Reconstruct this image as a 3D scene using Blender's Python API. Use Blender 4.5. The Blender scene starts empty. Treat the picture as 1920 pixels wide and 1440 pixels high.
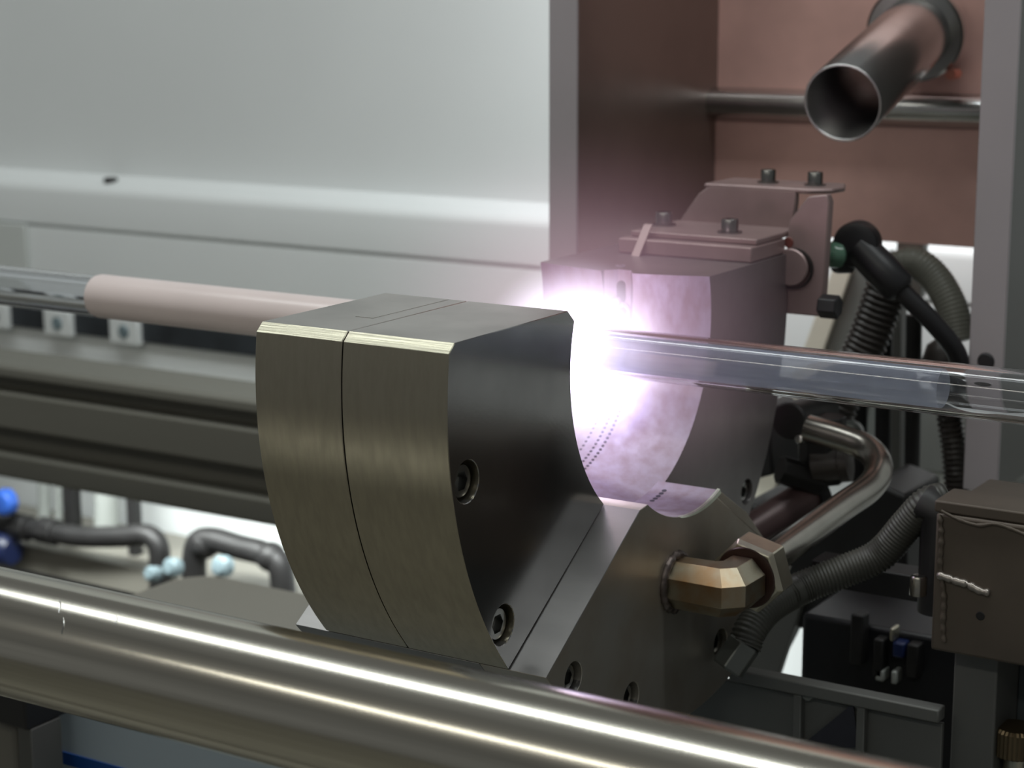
import bpy, bmesh, math, random
from mathutils import Vector, Matrix
random.seed(7)
SC = bpy.context.scene
COL = SC.collection
MM = 0.001
R_ = math.radians

# ------------------------------------------------------------------ camera, world, lights, exposure
CAM = Vector((496.0, -949.1, 199.7))            # millimetres
PITCH, YAW, ROLL, FPX = R_(11.725), R_(32.06), R_(-0.2175), 3632.0
FW = Vector((-math.sin(YAW)*math.cos(PITCH), math.cos(YAW)*math.cos(PITCH), -math.sin(PITCH)))
RT0 = Vector((math.cos(YAW), math.sin(YAW), 0)); UP0 = RT0.cross(FW)
RT = RT0*math.cos(ROLL) + UP0*math.sin(ROLL); UP = UP0*math.cos(ROLL) - RT0*math.sin(ROLL)
cd = bpy.data.cameras.new('camera'); cam = bpy.data.objects.new('camera', cd); COL.objects.link(cam)
m = Matrix((RT, UP, -FW)).transposed().to_4x4(); m.translation = CAM*MM
cam.matrix_world = m
cd.sensor_width = 36; cd.lens = FPX/1920*36; cd.clip_start = 0.02; cd.clip_end = 50
cd.dof.use_dof = True; cd.dof.focus_distance = 0.985; cd.dof.aperture_fstop = 11.0
SC.camera = cam

SC.view_settings.view_transform = 'Standard'
SC.view_settings.look = 'None'
SC.view_settings.gamma = 1; SC.view_settings.use_curve_mapping = False
SC.view_settings.exposure = 0.0
SC.cycles.max_bounces = 14; SC.cycles.transmission_bounces = 12; SC.cycles.transparent_max_bounces = 12
SC.cycles.sample_clamp_indirect = 3.0
W = bpy.data.worlds.new('world'); SC.world = W; W.use_nodes = True
W.node_tree.nodes['Background'].inputs[0].default_value = (0.86, 0.88, 0.86, 1)
W.node_tree.nodes['Background'].inputs[1].default_value = 0.15

def area(name, loc, rot, sx, sy, power, col):
    l = bpy.data.lights.new(name, 'AREA'); l.shape = 'RECTANGLE'; l.size = sx; l.size_y = sy
    l.energy = power; l.color = col
    o = bpy.data.objects.new(name, l); COL.objects.link(o); o.location = loc; o.rotation_euler = rot
    return o
# room luminaires: three rows of ceiling tubes parallel to the lathe bed
area('ceiling_tube_light', (-0.3, -0.12, 1.75), (0, 0, 0), 3.4, 0.20, 27.0, (0.95, 1.0, 0.99))
area('ceiling_tube_light', (-0.3, -2.30, 1.55), (R_(35), 0, 0), 3.4, 0.12, 13.0, (1.0, 0.98, 0.88))
# unseen fill light added behind the hood to brighten the white wall's right part
area('cabinet_fill_light', (-0.20, 0.60, 0.42), (R_(18), 0, 0), 0.34, 0.03, 2.6, (0.92, 0.98, 1.0))
# added fill light, hidden by the bed beam, lifts the wall and pipes below
bl_ = area('beam_fill_light', (-0.72, 0.545, -0.285), (R_(40), 0, 0), 0.9, 0.03, 2.6, (0.95, 1.0, 0.98))

bl_.data.spread = R_(112)

# ------------------------------------------------------------------ helpers
def at(px, py, y):
    """the point seen at a pixel of the 1920x1440 frame on the plane of depth y (mm)"""
    d = FW + RT*(px-960)/FPX - UP*(py-720)/FPX
    t = (y-CAM.y)/d.y
    return CAM + d*t

def tag(o, label=None, cat=None, group=None, kind=None):
    if label: o['label'] = label
    if cat: o['category'] = cat
    if group: o['group'] = group
    if kind: o['kind'] = kind
    return o

def obj(name, bm, mat, parent=None, smooth=35, bevel=0, seg=2):
    me = bpy.data.meshes.new(name)
    bmesh.ops.recalc_face_normals(bm, faces=bm.faces)
    bm.to_mesh(me); bm.free()
    me.transform(Matrix.Scale(MM, 4))
    me.materials.append(mat)
    o = bpy.data.objects.new(name, me); COL.objects.link(o)
    if parent is not None: o.parent = parent; o.matrix_parent_inverse = parent_inv(parent)
    if bevel:
        b = o.modifiers.new('bevel', 'BEVEL'); b.width = bevel*MM; b.segments = seg
        b.limit_method = 'ANGLE'; b.angle_limit = R_(35); b.harden_normals = False
    if smooth:
        me.shade_smooth(); me.set_sharp_from_angle(angle=R_(smooth))
    return o

def parent_inv(p):
    return Matrix.Translation(-world_loc(p))
def world_loc(p):
    v = Vector(p.location)
    return v if p.parent is None else v      # parts keep their geometry in world millimetres
def thing(name, loc, label, cat, group=None):
    o = bpy.data.objects.new(name, None); COL.objects.link(o)
    o.location = Vector(loc)*MM; o.empty_display_size = 0.01
    return tag(o, label, cat, group)

def part(o, parent):
    o.parent = parent
    o.matrix_parent_inverse = Matrix.Translation(-Vector(parent.location))
    return o

def box(bm, x0, x1, y0, y1, z0, z1, mat=None):
    vs = [bm.verts.new(p) for p in ((x0,y0,z0),(x1,y0,z0),(x1,y1,z0),(x0,y1,z0),(x0,y0,z1),(x1,y0,z1),(x1,y1,z1),(x0,y1,z1))]
    if mat is not None:
        for v in vs: v.co = mat @ v.co
    for f in ((0,3,2,1),(4,5,6,7),(0,1,5,4),(1,2,6,5),(2,3,7,6),(3,0,4,7)):
        bm.faces.new([vs[i] for i in f])
    return vs

def newbox(*a, mat=None):
    bm = bmesh.new(); box(bm, *a, mat=mat); return bm

def prism(bm, poly, axis, a0, a1):
    """poly: 2D points; axis 'x': (y,z), 'y': (x,z), 'z': (x,y)"""
    def P(p, a):
        return {'x': (a, p[0], p[1]), 'y': (p[0], a, p[1]), 'z': (p[0], p[1], a)}[axis]
    A = [bm.verts.new(P(p, a0)) for p in poly]; B = [bm.verts.new(P(p, a1)) for p in poly]
    n = len(poly)
    bm.faces.new(A[::-1]); bm.faces.new(B)
    for i in range(n): bm.faces.new((A[i], A[(i+1) % n], B[(i+1) % n], B[i]))

def frame(d):
    d = Vector(d).normalized()
    a = Vector((0,0,1)) if abs(d.z) < 0.9 else Vector((1,0,0))
    u = d.cross(a).normalized(); v = d.cross(u).normalized()
    return d, u, v

def catmull(pts, n=8):
    P = [Vector(p) for p in pts]; P = [2*P[0]-P[1]] + P + [2*P[-1]-P[-2]]
    out = []
    for i in range(1, len(P)-2):
        for k in range(n):
            t = k/n
            out.append(0.5*((2*P[i]) + (-P[i-1]+P[i+1])*t + (2*P[i-1]-5*P[i]+4*P[i+1]-P[i+2])*t*t + (-P[i-1]+3*P[i]-3*P[i+1]+P[i+2])*t**3))
    out.append(P[-2]); return out

def resample(pts, step):
    out = [pts[0].copy()]; acc = 0
    for a, b in zip(pts[:-1], pts[1:]):
        L = (b-a).length; 
        if L == 0: continue
        s = step-acc
        while s <= L:
            out.append(a+(b-a)*(s/L)); s += step
        acc = L-(s-step)
    return out

def sweep(bm, path, rad, n=20, phase=0.0, caps=True):
    """tube along path; rad number or list"""
    path = [Vector(p) for p in path]; N = len(path)
    T = [(path[min(i+1,N-1)]-path[max(i-1,0)]).normalized() for i in range(N)]
    _, u, v = frame(T[0]); rings = []
    for i in range(N):
        u = (u-T[i]*u.dot(T[i])).normalized(); v = T[i].cross(u)
        r = rad[i] if hasattr(rad, '__len__') else rad
        rings.append([bm.verts.new(path[i]+(u*math.cos(phase+2*math.pi*k/n)+v*math.sin(phase+2*math.pi*k/n))*r) for k in range(n)])
    for a, b in zip(rings[:-1], rings[1:]):
        for k in range(n): bm.faces.new((a[k], a[(k+1)%n], b[(k+1)%n], b[k]))
    if caps: bm.faces.new(rings[0][::-1]); bm.faces.new(rings[-1])
    return rings

def cyl(bm, a, b, r, n=32, r2=None, phase=0.0):
    a, b = Vector(a), Vector(b)
    sweep(bm, [a, b], [r, r if r2 is None else r2], n, phase)

def lathe(bm, base, axis, prof, n=32):
    """prof: (radius, distance along axis) points"""
    base = Vector(base); d, u, v = frame(axis); rings = []
    for r, h in prof:
        if r < 1e-6: rings.append([bm.verts.new(base+d*h)])
        else: rings.append([bm.verts.new(base+d*h+(u*math.cos(2*math.pi*k/n)+v*math.sin(2*math.pi*k/n))*r) for k in range(n)])
    for A, B in zip(rings[:-1], rings[1:]):
        for k in range(n):
            a = [A[0]] if len(A) == 1 else [A[k], A[(k+1)%n]]
            b = [B[0]] if len(B) == 1 else [B[(k+1)%n], B[k]]
            if len(a)+len(b) > 2: bm.faces.new(a+b)

def pipe_shell(bm, a, b, ro, ri, n=48):
    a, b = Vector(a), Vector(b); L = (b-a).length
    lathe(bm, a, b-a, [(ri,0),(ro,0),(ro,L),(ri,L),(ri,0)], n)

def corrugated(bm, pts, r, pitch=4.0, amp=1.2, n=20):
    path = resample(catmull(pts, 10), pitch/4)
    rr = [r + (amp if (i % 4) in (0, 1) else -amp*0.6) for i in range(len(path))]
    sweep(bm, path, rr, n)

def screw_head(bm, c, axis, r, h, hexr, depth, n=24):
    """socket head: c is the centre of the top face, axis points out"""
    c = Vector(c); d, u, v = frame(axis)
    def P(rad, ang, z): return c + d*z + (u*math.cos(ang)+v*math.sin(ang))*rad
    def hexrad(a):
        s = (a % (math.pi/3)) - math.pi/6
        return hexr*math.cos(math.pi/6)/math.cos(s)
    A = [2*math.pi*k/n for k in range(n)]
    bot = [bm.verts.new(P(r, a, -h)) for a in A]
    t1 = [bm.verts.new(P(r, a, -0.12*r)) for a in A]
    t2 = [bm.verts.new(P(r*0.92, a, 0)) for a in A]
    hx = [bm.verts.new(P(hexrad(a), a, 0)) for a in A]
    hb = [bm.verts.new(P(hexrad(a), a, -depth)) for a in A]
    for X, Y in ((bot,t1),(t1,t2),(t2,hx),(hx,hb)):
        for k in range(n): bm.faces.new((X[k], X[(k+1)%n], Y[(k+1)%n], Y[k]))
    bm.faces.new(hb); bm.faces.new(bot[::-1])

def hexnut(bm, a, b, r, phase=0.3):
    """hexagonal nut with chamfered ends"""
    a, b = Vector(a), Vector(b); d = (b-a); L = d.length; d.normalize()
    c = min(0.14*r, L*0.2)
    sweep(bm, [a, a+d*c, b-d*c, b], [r*0.9, r, r, r*0.9], 6, phase)

def cut(o, cutters):
    """boolean the cutter meshes out of o and bake the result"""
    bmc = bmesh.new()
    for c in cutters: c(bmc)
    co = obj('cutter', bmc, o.data.materials[0], smooth=0)
    md = o.modifiers.new('cut', 'BOOLEAN'); md.operation = 'DIFFERENCE'; md.solver = 'EXACT'; md.object = co
    # bevel after the cut
    dg = bpy.context.evaluated_depsgraph_get(); dg.update()
    me = bpy.data.meshes.new_from_object(o.evaluated_get(dg))
    old = o.data; name = old.name; o.modifiers.clear(); o.data = me
    bpy.data.objects.remove(co); bpy.data.meshes.remove(old); me.name = name
    me.shade_smooth(); me.set_sharp_from_angle(angle=R_(30))

def arc(r, a0, a1, n):
    return [(r*math.cos(R_(a0+(a1-a0)*i/n)), r*math.sin(R_(a0+(a1-a0)*i/n))) for i in range(n+1)]

# ------------------------------------------------------------------ materials
def mat(name, col, metal=0.0, rough=0.5, var=0.0, scale=60, stretch=(1,1,1), bump=0.0, rvar=0.0, col2=None, aniso=0, spec=0.5, bscale=None):
    M = bpy.data.materials.new(name); M.use_nodes = True; nt = M.node_tree; N = nt.nodes; L = nt.links
    p = N['Principled BSDF']
    p.inputs['Base Color'].default_value = (*col, 1); p.inputs['Metallic'].default_value = metal
    p.inputs['Roughness'].default_value = rough; p.inputs['Specular IOR Level'].default_value = spec
    if aniso: p.inputs['Anisotropic'].default_value = aniso
    tc = N.new('ShaderNodeTexCoord'); mp = N.new('ShaderNodeMapping'); mp.inputs['Scale'].default_value = stretch
    L.new(tc.outputs['Object'], mp.inputs['Vector'])
    nz = N.new('ShaderNodeTexNoise'); nz.inputs['Scale'].default_value = scale; nz.inputs['Detail'].default_value = 5
    L.new(mp.outputs[0], nz.inputs['Vector'])
    if var or col2:
        mx = N.new('ShaderNodeMix'); mx.data_type = 'RGBA'
        c2 = col2 if col2 else tuple(c*(1-var) for c in col)
        mx.inputs['A'].default_value = (*col, 1); mx.inputs['B'].default_value = (*c2, 1)
        rp = N.new('ShaderNodeMapRange'); rp.inputs[1].default_value = 0.35; rp.inputs[2].default_value = 0.68
        L.new(nz.outputs[0], rp.inputs[0]); L.new(rp.outputs[0], mx.inputs['Factor']); L.new(mx.outputs['Result'], p.inputs['Base Color'])
    if rvar:
        rr = N.new('ShaderNodeMapRange'); rr.inputs[1].default_value = 0.3; rr.inputs[2].default_value = 0.7
        rr.inputs[3].default_value = max(0.03, rough-rvar); rr.inputs[4].default_value = rough+rvar
        L.new(nz.outputs[0], rr.inputs[0]); L.new(rr.outputs[0], p.inputs['Roughness'])
    if bump:
        nb = N.new('ShaderNodeTexNoise'); nb.inputs['Scale'].default_value = bscale or scale*6; nb.inputs['Detail'].default_value = 3
        L.new(mp.outputs[0], nb.inputs['Vector'])
        b = N.new('ShaderNodeBump'); b.inputs['Strength'].default_value = bump; b.inputs['Distance'].default_value = 0.0004
        L.new(nb.outputs[0], b.inputs['Height']); L.new(b.outputs[0], p.inputs['Normal'])
    return M

M = {}
M['wall'] = mat('cabinet_paint', (0.76, 0.79, 0.79), 0, 0.38, 0.03, 4)
M['wall2'] = mat('cabinet_paint_lower', (0.60, 0.63, 0.61), 0, 0.45, 0.03, 4)
M['steel'] = mat('machined_steel', (0.42, 0.385, 0.305), 1, 0.33, 0.12, 260, (1,0.6,0.2), 0.16, 0.04, bscale=1500)
M['steel_face'] = mat('ground_steel_face', (0.38, 0.375, 0.375), 1, 0.17, 0.25, 14, (1,1,1), 0.02, 0.04, bscale=500)
M['steel_low'] = mat('heat_tinted_steel', (0.40, 0.38, 0.34), 0.72, 0.36, 0, 16, (1,1,1), 0.08, 0.06, col2=(0.30,0.25,0.19), bscale=500)
M['steel_back'] = mat('dark_steel', (0.27, 0.255, 0.255), 0.8, 0.4, 0.3, 14, (1,1,1), 0.08, 0.05, bscale=500)
M['inner'] = mat('scaled_inner_steel', (0.29, 0.255, 0.31), 0.25, 0.55, 0, 130, (1,1,0.5), 0.35, 0.08, col2=(0.235,0.185,0.21), bscale=420)
M['screw'] = mat('screw_steel', (0.30, 0.30, 0.29), 1, 0.22, 0.2, 200)
M['hole'] = mat('bore_black', (0.02, 0.02, 0.03), 0, 0.6)
M['rail'] = mat('polished_rail_steel', (0.66, 0.63, 0.55), 1, 0.19, 0.42, 130, (0.012,1,1), 0.05, 0.05, bscale=420)
M['brass'] = mat('nickelled_brass', (0.68, 0.64, 0.52), 1, 0.40, 0.2, 60, bump=0.03)
M['elbow'] = mat('heat_tinted_fitting', (0.40, 0.37, 0.285), 1, 0.36, 0, 45, col2=(0.33,0.20,0.10), bump=0.05)
M['weld'] = mat('burnt_weld', (0.16, 0.13, 0.12), 0.8, 0.42, 0.5, 120, bump=0.4)
M['pipe'] = mat('stainless_pipe', (0.36, 0.345, 0.31), 1, 0.24, 0.2, 30, (1,1,1))
M['duct'] = mat('stainless_duct', (0.60, 0.60, 0.60), 1, 0.24, 0.15, 20)
M['hood'] = mat('hood_stainless', (0.24, 0.185, 0.165), 0.55, 0.34, 0.25, 9, bump=0.03)
M['hoodface'] = mat('hood_edge_paint', (0.40, 0.37, 0.385), 0.1, 0.55, 0.08, 9)
M['brk'] = mat('bracket_steel_veil_tint', (0.34, 0.25, 0.245), 0.45, 0.42, 0.2, 25, bump=0.05)  # base raised and reddened to imitate the veil of light from the flame
M['black'] = mat('black_rubber', (0.012, 0.012, 0.014), 0, 0.42)
M['dkplastic'] = mat('dark_corrugated_plastic', (0.045, 0.038, 0.034), 0, 0.42, 0.3, 40)
M['greyhose'] = mat('grey_conduit', (0.20, 0.20, 0.17), 0, 0.4, 0.15, 40)
M['beam'] = mat('bed_aluminium', (0.20, 0.195, 0.165), 0.3, 0.5, 0.12, 12, (0.1,1,1))
M['block'] = mat('painted_block', (0.105, 0.085, 0.066), 0.3, 0.5, 0.3, 18, bump=0.12, bscale=160)
M['column'] = mat('grey_column_paint', (0.11, 0.112, 0.105), 0.1, 0.5, 0.1, 10)
M['dark'] = mat('dark_machinery', (0.022, 0.021, 0.021), 0.2, 0.5, 0.4, 30)
M['tray'] = mat('beige_cover_paint', (0.215, 0.205, 0.175), 0, 0.5, 0.05, 8)
M['blue_panel'] = mat('blue_grey_panel', (0.52, 0.62, 0.70), 0, 0.45, 0.06, 6)
M['blue'] = mat('blue_stripe_paint', (0.015, 0.09, 0.36), 0, 0.4)
M['blueknob'] = mat('blue_knob_plastic', (0.03, 0.10, 0.42), 0, 0.3)
M['slot'] = mat('slot_dark', (0.035, 0.042, 0.05), 0, 0.5, 0.5, 25)
M['teal'] = mat('blue_grey_plastic', (0.24, 0.32, 0.35), 0, 0.4, 0.5, 120)
M['cream'] = mat('cream_strut_paint', (0.70, 0.68, 0.58), 0, 0.5, 0.05, 20)
M['midgrey'] = mat('grey_plate_paint', (0.15, 0.16, 0.15), 0, 0.5, 0.05, 20)
M['ptfe'] = mat('grey_cylinder', (0.36, 0.38, 0.36), 0, 0.35, 0.1, 20)
M['soot'] = mat('soot_coated_glass', (0.80, 0.69, 0.67), 0, 0.3, 0.06, 14)

def glassmat(name, col, rough=0.0):
    G = bpy.data.materials.new(name); G.use_nodes = True
    p = G.node_tree.nodes['Principled BSDF']
    p.inputs['Base Color'].default_value = (*col, 1); p.inputs['Transmission Weight'].default_value = 1
    p.inputs['Roughness'].default_value = rough; p.inputs['IOR'].default_value = 1.46
    return G
M['glass'] = glassmat('fused_silica', (0.97, 0.98, 1.0))
def filmmat():
    G = bpy.data.materials.new('fine_soot_film'); G.use_nodes = True; nt = G.node_tree; N = nt.nodes; L = nt.links
    N.remove(N['Principled BSDF']); out = N['Material Output']
    tr = N.new('ShaderNodeBsdfTransparent'); df = N.new('ShaderNodeBsdfDiffuse'); tl = N.new('ShaderNodeBsdfTranslucent')
    df.inputs[0].default_value = (0.66, 0.70, 0.82, 1); tl.inputs[0].default_value = (0.66, 0.70, 0.82, 1)
    m1 = N.new('ShaderNodeMixShader'); m1.inputs[0].default_value = 0.5
    L.new(df.outputs[0], m1.inputs[1]); L.new(tl.outputs[0], m1.inputs[2])
    m2 = N.new('ShaderNodeMixShader'); tc = N.new('ShaderNodeTexCoord'); mp = N.new('ShaderNodeMapping')
    mp.inputs['Scale'].default_value = (0.6, 9, 9); nz = N.new('ShaderNodeTexNoise'); nz.inputs['Scale'].default_value = 14
    L.new(tc.outputs['Object'], mp.inputs[0]); L.new(mp.outputs[0], nz.inputs['Vector'])
    rp = N.new('ShaderNodeMapRange'); rp.inputs[1].default_value = 0.3; rp.inputs[2].default_value = 0.7
    rp.inputs[3].default_value = 0.42; rp.inputs[4].default_value = 0.6
    L.new(nz.outputs[0], rp.inputs[0]); L.new(rp.outputs[0], m2.inputs[0])
    L.new(tr.outputs[0], m2.inputs[1]); L.new(m1.outputs[0], m2.inputs[2]); L.new(m2.outputs[0], out.inputs[0])
    return G
M['film'] = filmmat()

# ================================================================== SETTING
# white cabinet wall: a folded sheet profile (y, z) run along x
prof = [(838,900),(838,-34),(833,-37),(818,-41),(808,-45),(802,-50),(800,-57),(800,-96.5),(806,-97.5),(806,-100.5),(801.5,-102),(801,-106),
        (801,-196),(801,-235),(801,-950),(860,-950),(860,900)]
bm = bmesh.new(); prism(bm, prof, 'x', -1900, 1700)
wall = tag(obj('wall_back', bm, M['wall'], smooth=50), kind='structure')
# bolt head on the ledge and the joint plate at far left
bm = bmesh.new(); p = at(200, 331, 815); lathe(bm, (p.x, 822, -38.5), (0,0,1), [(0,3),(7,3),(9,1),(9,-3),(0,-3)], 20)
part(obj('ledge_plug', bm, M['dark']), wall)
a = at(-60, 430, 798); b = at(50, 430, 798)
part(obj('corner_plate', newbox(a.x-200, b.x, 795, 800.5, -196, -99), M['wall2'], bevel=1.5), wall)
# roller track on the wall
zt, zb = -206.0, -232.0
t = thing('roller_track', (-1100, 790, -232), 'dark slotted channel with white tabs and round blue-grey rollers on the cabinet wall', 'track')
part(obj('channel', newbox(-1750, -560, 794, 800.4, zb, zt), M['slot']), t)
tabs = [(-30,18),(86,136),(208,262)]
for a0, a1 in tabs:
    xa, xb = at(a0,610,790).x, at(a1,620,790).x
    tb = part(obj('tab', newbox(xa, xb, 786, 796, zb-4, zt+3), M['wall'], bevel=2), t)
    xm = (xa+xb)/2+1
    bm = bmesh.new(); lathe(bm, (xm, 786, (zt+zb)/2-0.5), (0,-1,0), [(0,2.2),(7,2.4),(8.5,1),(8.5,-1)], 24)
    part(obj('roller', bm, M['teal']), tb)
# lower grey band seen behind the hoses on the right
part(obj('grey_band', newbox(-200, 400, 790, 800.5, -262, -190), M['midgrey'], bevel=2), wall)

# lathe bed beam behind the burner (grooved extrusion)
pf = [(450,-193),(455,-190),(520,-190),(520,-312),(452,-312),(449,-309),(449,-288),(451,-286),(478,-285),(478,-259),(451,-258),(449,-256),(449,-221),(451,-219),(474,-218),(474,-204),(452,-203),(449,-201)]
bm = bmesh.new(); prism(bm, pf, 'x', -1500, -180)
o = tag(obj('bed_beam', bm, M['beam'], smooth=0, bevel=1.0), 'long dark grey grooved aluminium beam running behind the steel burner', 'beam')

# low covers and floor
bm = bmesh.new()
poly = [(-200,-90),(-200,272),(-560,272),(-578,268),(-590,256),(-596,238),(-596,-90)]
prism(bm, poly, 'z', -312, -300)
tag(obj('machine_cover', bm, M['tray'], bevel=2), 'flat beige grey metal cover with rounded corner behind the rail', 'cover')
tag(obj('base_plate', newbox(-1500, -602, -60, 320, -372, -352), M['dark'], bevel=2), 'black base plate under the pipes left of the beige cover', 'plate')
tp = thing('side_panel', (-400, -100, -500), 'blue grey enclosure panel with a blue stripe below the polished rail', 'panel')
part(obj('panel', newbox(-412, 330, -108, -100, -520, -236), M['blue_panel'], bevel=1), tp)
part(obj('stripe', newbox(-411.5, 329, -108.7, -107.9, -293, -284.5), M['blue']), tp)['label'] = 'dark blue stripe'
tag(obj('floor', newbox(-2500, 1900, -3000, 860, -980, -950), mat('floor_paint', (0.26, 0.25, 0.21), 0, 0.5, 0.1, 3)), kind='structure')

# ================================================================== EXHAUST HOOD
t = thing('exhaust_hood', (-60, 400, -120), 'brownish stainless steel exhaust hood box open towards the burner', 'hood')
part(obj('side_plate', newbox(-251, -228, 300, 541, -260, 520), M['hood'], bevel=0.8), t)
part(obj('edge_strip', newbox(-251.5, -227.5, 297.5, 300.2, -260, 520), M['hoodface'], bevel=0.6), t)['label'] = 'pale front edge'
part(obj('side_plate', newbox(78, 101, 300, 560, -140, 520), M['column'], bevel=0.8), t)['label'] = 'dark right plate'
part(obj('edge_strip', newbox(77.5, 101.5, 297.5, 300.2, -140, 520), M['hoodface'], bevel=0.6), t)
bm = bmesh.new(); prism(bm, [(532,113),(521,112),(514,109),(511,104),(512,97),(520,90),(530,86),(532,86)], 'x', -228, 78)
part(obj('ledge_trim', bm, M['duct'], smooth=60), t)['label'] = 'silvery horizontal ledge'
pf = [(533,520),(533,112),(531,86),(531,-7),(535,-7),(539,-4),(539,520)]
bm = bmesh.new(); prism(bm, pf, 'x', -229, 79)
part(obj('back_plate', bm, mat('hood_back_flame_tint', (0.90,0.56,0.50), 0.25, 0.38, 0.35, 8, (1,1,1), 0.03), bevel=0), t)  # pale reddish base colour stands in for flame light on the plate
bm = bmesh.new(); c = at(1848, 678, 297); lathe(bm, (c.x, 298, c.z), (0,-1,0), [(0,2),(5,2),(6.4,0),(6.4,-1)], 20)
part(obj('plug', bm, M['black']), t)

# exhaust duct: thin-walled stainless tube leaning down out of the hood
c0 = at(1580, 193, 320); c1 = at(1716, 62, 500)
d = (c1-c0).normalized()
t = thing('exhaust_duct', c0, 'shiny stainless steel duct tube with open round end, high in the hood', 'duct')
bm = bmesh.new(); L = (c1-c0).length
lathe(bm, c0, d, [(25.8,L+20),(25.8,0),(26.3,-0.6),(27.2,-0.8),(27.8,-0.2),(27.8,L+20)], 64)
part(obj('tube', bm, M['duct'], smooth=60), t)
bm = bmesh.new(); lathe(bm, c0+d*(L-4), d, [(28,0),(36,0),(38,2),(38,9),(28,9)], 48)
part(obj('collar', bm, M['duct']), t)
bm = bmesh.new(); q = at(1782, 140, 500); cyl(bm, q, q+Vector((0,14,0)), 4.2, 16)
part(obj('copper_pin', bm, mat('copper', (0.75,0.33,0.25), 1, 0.35)), t)['label'] = 'small copper-coloured pin'

# ================================================================== RING BURNER
burner = thing('ring_burner', (-58, 0, -215), 'heavy segmented steel ring burner around the glass tube, flame inside', 'burner')
# --- front segment: two slabs
outer = arc(214.5, 172, 221.1, 40)
inner = arc(100, 230.6, 163.6, 40)
front = [(-207.6,34.3)] + outer + inner + [(-102.8,34.3)]
def front_slab(x0, x1, name):
    bm = bmesh.new(); prism(bm, front, 'x', x0, x1)
    return part(obj(name, bm, M['steel'], smooth=30, bevel=0), burner)
SL = front_slab(-115.5, -62.2, 'front_slab')
SR = front_slab(-61.5, 0, 'front_slab')
scr_front = [(-198.2,-34.8), (-166.6,-116.0)]
def cutter_x(y, z, x0, x1, r):
    return lambda bm: cyl(bm, (x0,y,z), (x1,y,z), r, 40)
cut(SR, [cutter_x(y, z, -11, 5, 10.6) for y, z in scr_front])
# bright chamfer along the top front edge is part of the slab: give side faces their own metal
def face_mats(o, mats, fn):
    for mm in mats: o.data.materials.append(mm)
    for p in o.data.polygons: p.material_index = fn(p)
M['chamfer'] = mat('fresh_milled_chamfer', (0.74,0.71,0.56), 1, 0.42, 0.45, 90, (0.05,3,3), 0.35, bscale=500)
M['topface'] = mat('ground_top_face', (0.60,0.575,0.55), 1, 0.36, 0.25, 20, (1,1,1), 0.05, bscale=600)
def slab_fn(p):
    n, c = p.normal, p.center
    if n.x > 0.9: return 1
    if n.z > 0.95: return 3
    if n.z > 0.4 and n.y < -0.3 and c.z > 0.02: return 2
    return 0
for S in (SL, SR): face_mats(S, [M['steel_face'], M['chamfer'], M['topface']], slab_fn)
for S in (SL, SR):
    b = S.modifiers.new('bevel', 'BEVEL'); b.width = 0.35*MM; b.segments = 1; b.limit_method = 'ANGLE'; b.angle_limit = R_(50)
def socket_screw(c, axis, r=8.6, parent=burner, h=6):
    bm = bmesh.new(); screw_head(bm, c, axis, r, h, r*0.62, h*0.75)
    return part(obj('socket_screw', bm, M['screw']), parent)
for y, z in scr_front: socket_screw((-3.2, y, z), (1,0,0))
# dowel insert in the top face
part(obj('top_insert', newbox(-84, -73, -172, -104, 33.9, 34.5), M['topface']), burner)

# --- lower segment: right (visible) slab and left slab
end_l = (-163.3, -142.4); lip_l = (-63.5, -77.6)
lowpoly = [lip_l] + arc(94, 234.5, 290.3, 30) + [(71,-110.5),(103,-138.4),(140,-163)] + arc(214.5, 311, 221.3, 60)
def off(poly, d): return poly
bm = bmesh.new(); prism(bm, lowpoly, 'x', -17.8, 22)
LOW = part(obj('lower_slab', bm, M['steel_low'], smooth=30), burner)
scr_low = [(-134,-150.2), (-71.5,-181.2), (38.5,-182.8)]
cut(LOW, [cutter_x(y, z, 12, 30, 8.8) for y, z in scr_low])
for y, z in scr_low: socket_screw((18.5, y, z), (1,0,0), 7.0, h=5)
def low_fn(p):
    n, c = p.normal, p.center*1000
    r = math.hypot(c.y, c.z)
    if abs(n.x) < 0.3 and r < 97: return 1
    if abs(n.x) < 0.3 and n.z > 0.5 and c.y < -60: return 2
    return 0
M['endface'] = mat('ground_end_face', (0.27,0.265,0.26), 1, 0.42, 0.25, 25, (0.2,1,1), 0.06, bscale=500)
for S in (LOW,): face_mats(S, [M['inner'], M['endface']], low_fn)
b = LOW.modifiers.new('bevel', 'BEVEL'); b.width = 2.6*MM; b.segments = 1; b.limit_method = 'ANGLE'; b.angle_limit = R_(70)
lowleft = [lip_l] + arc(100, 230.7, 260, 14) + arc(214.5, 260, 221.3, 30)
bm = bmesh.new(); prism(bm, lowleft, 'x', -137, -18.0)
o = part(obj('lower_slab', bm, M['endface'], smooth=30, bevel=1.6), burner)
# row of gas holes in the lower lip
bm = bmesh.new()
for k in range(5):
    a = R_(-84.5+k*2.3); c = Vector((-9, 93.9*math.cos(a), 93.9*math.sin(a))); n = Vector((0,-math.cos(a),-math.sin(a)))
    lathe(bm, c, n, [(0,0.05),(1.5,0.05),(1.6,-0.4)], 12)
tag(part(obj('gas_holes', bm, M['hole']), burner), kind='stuff')
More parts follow.
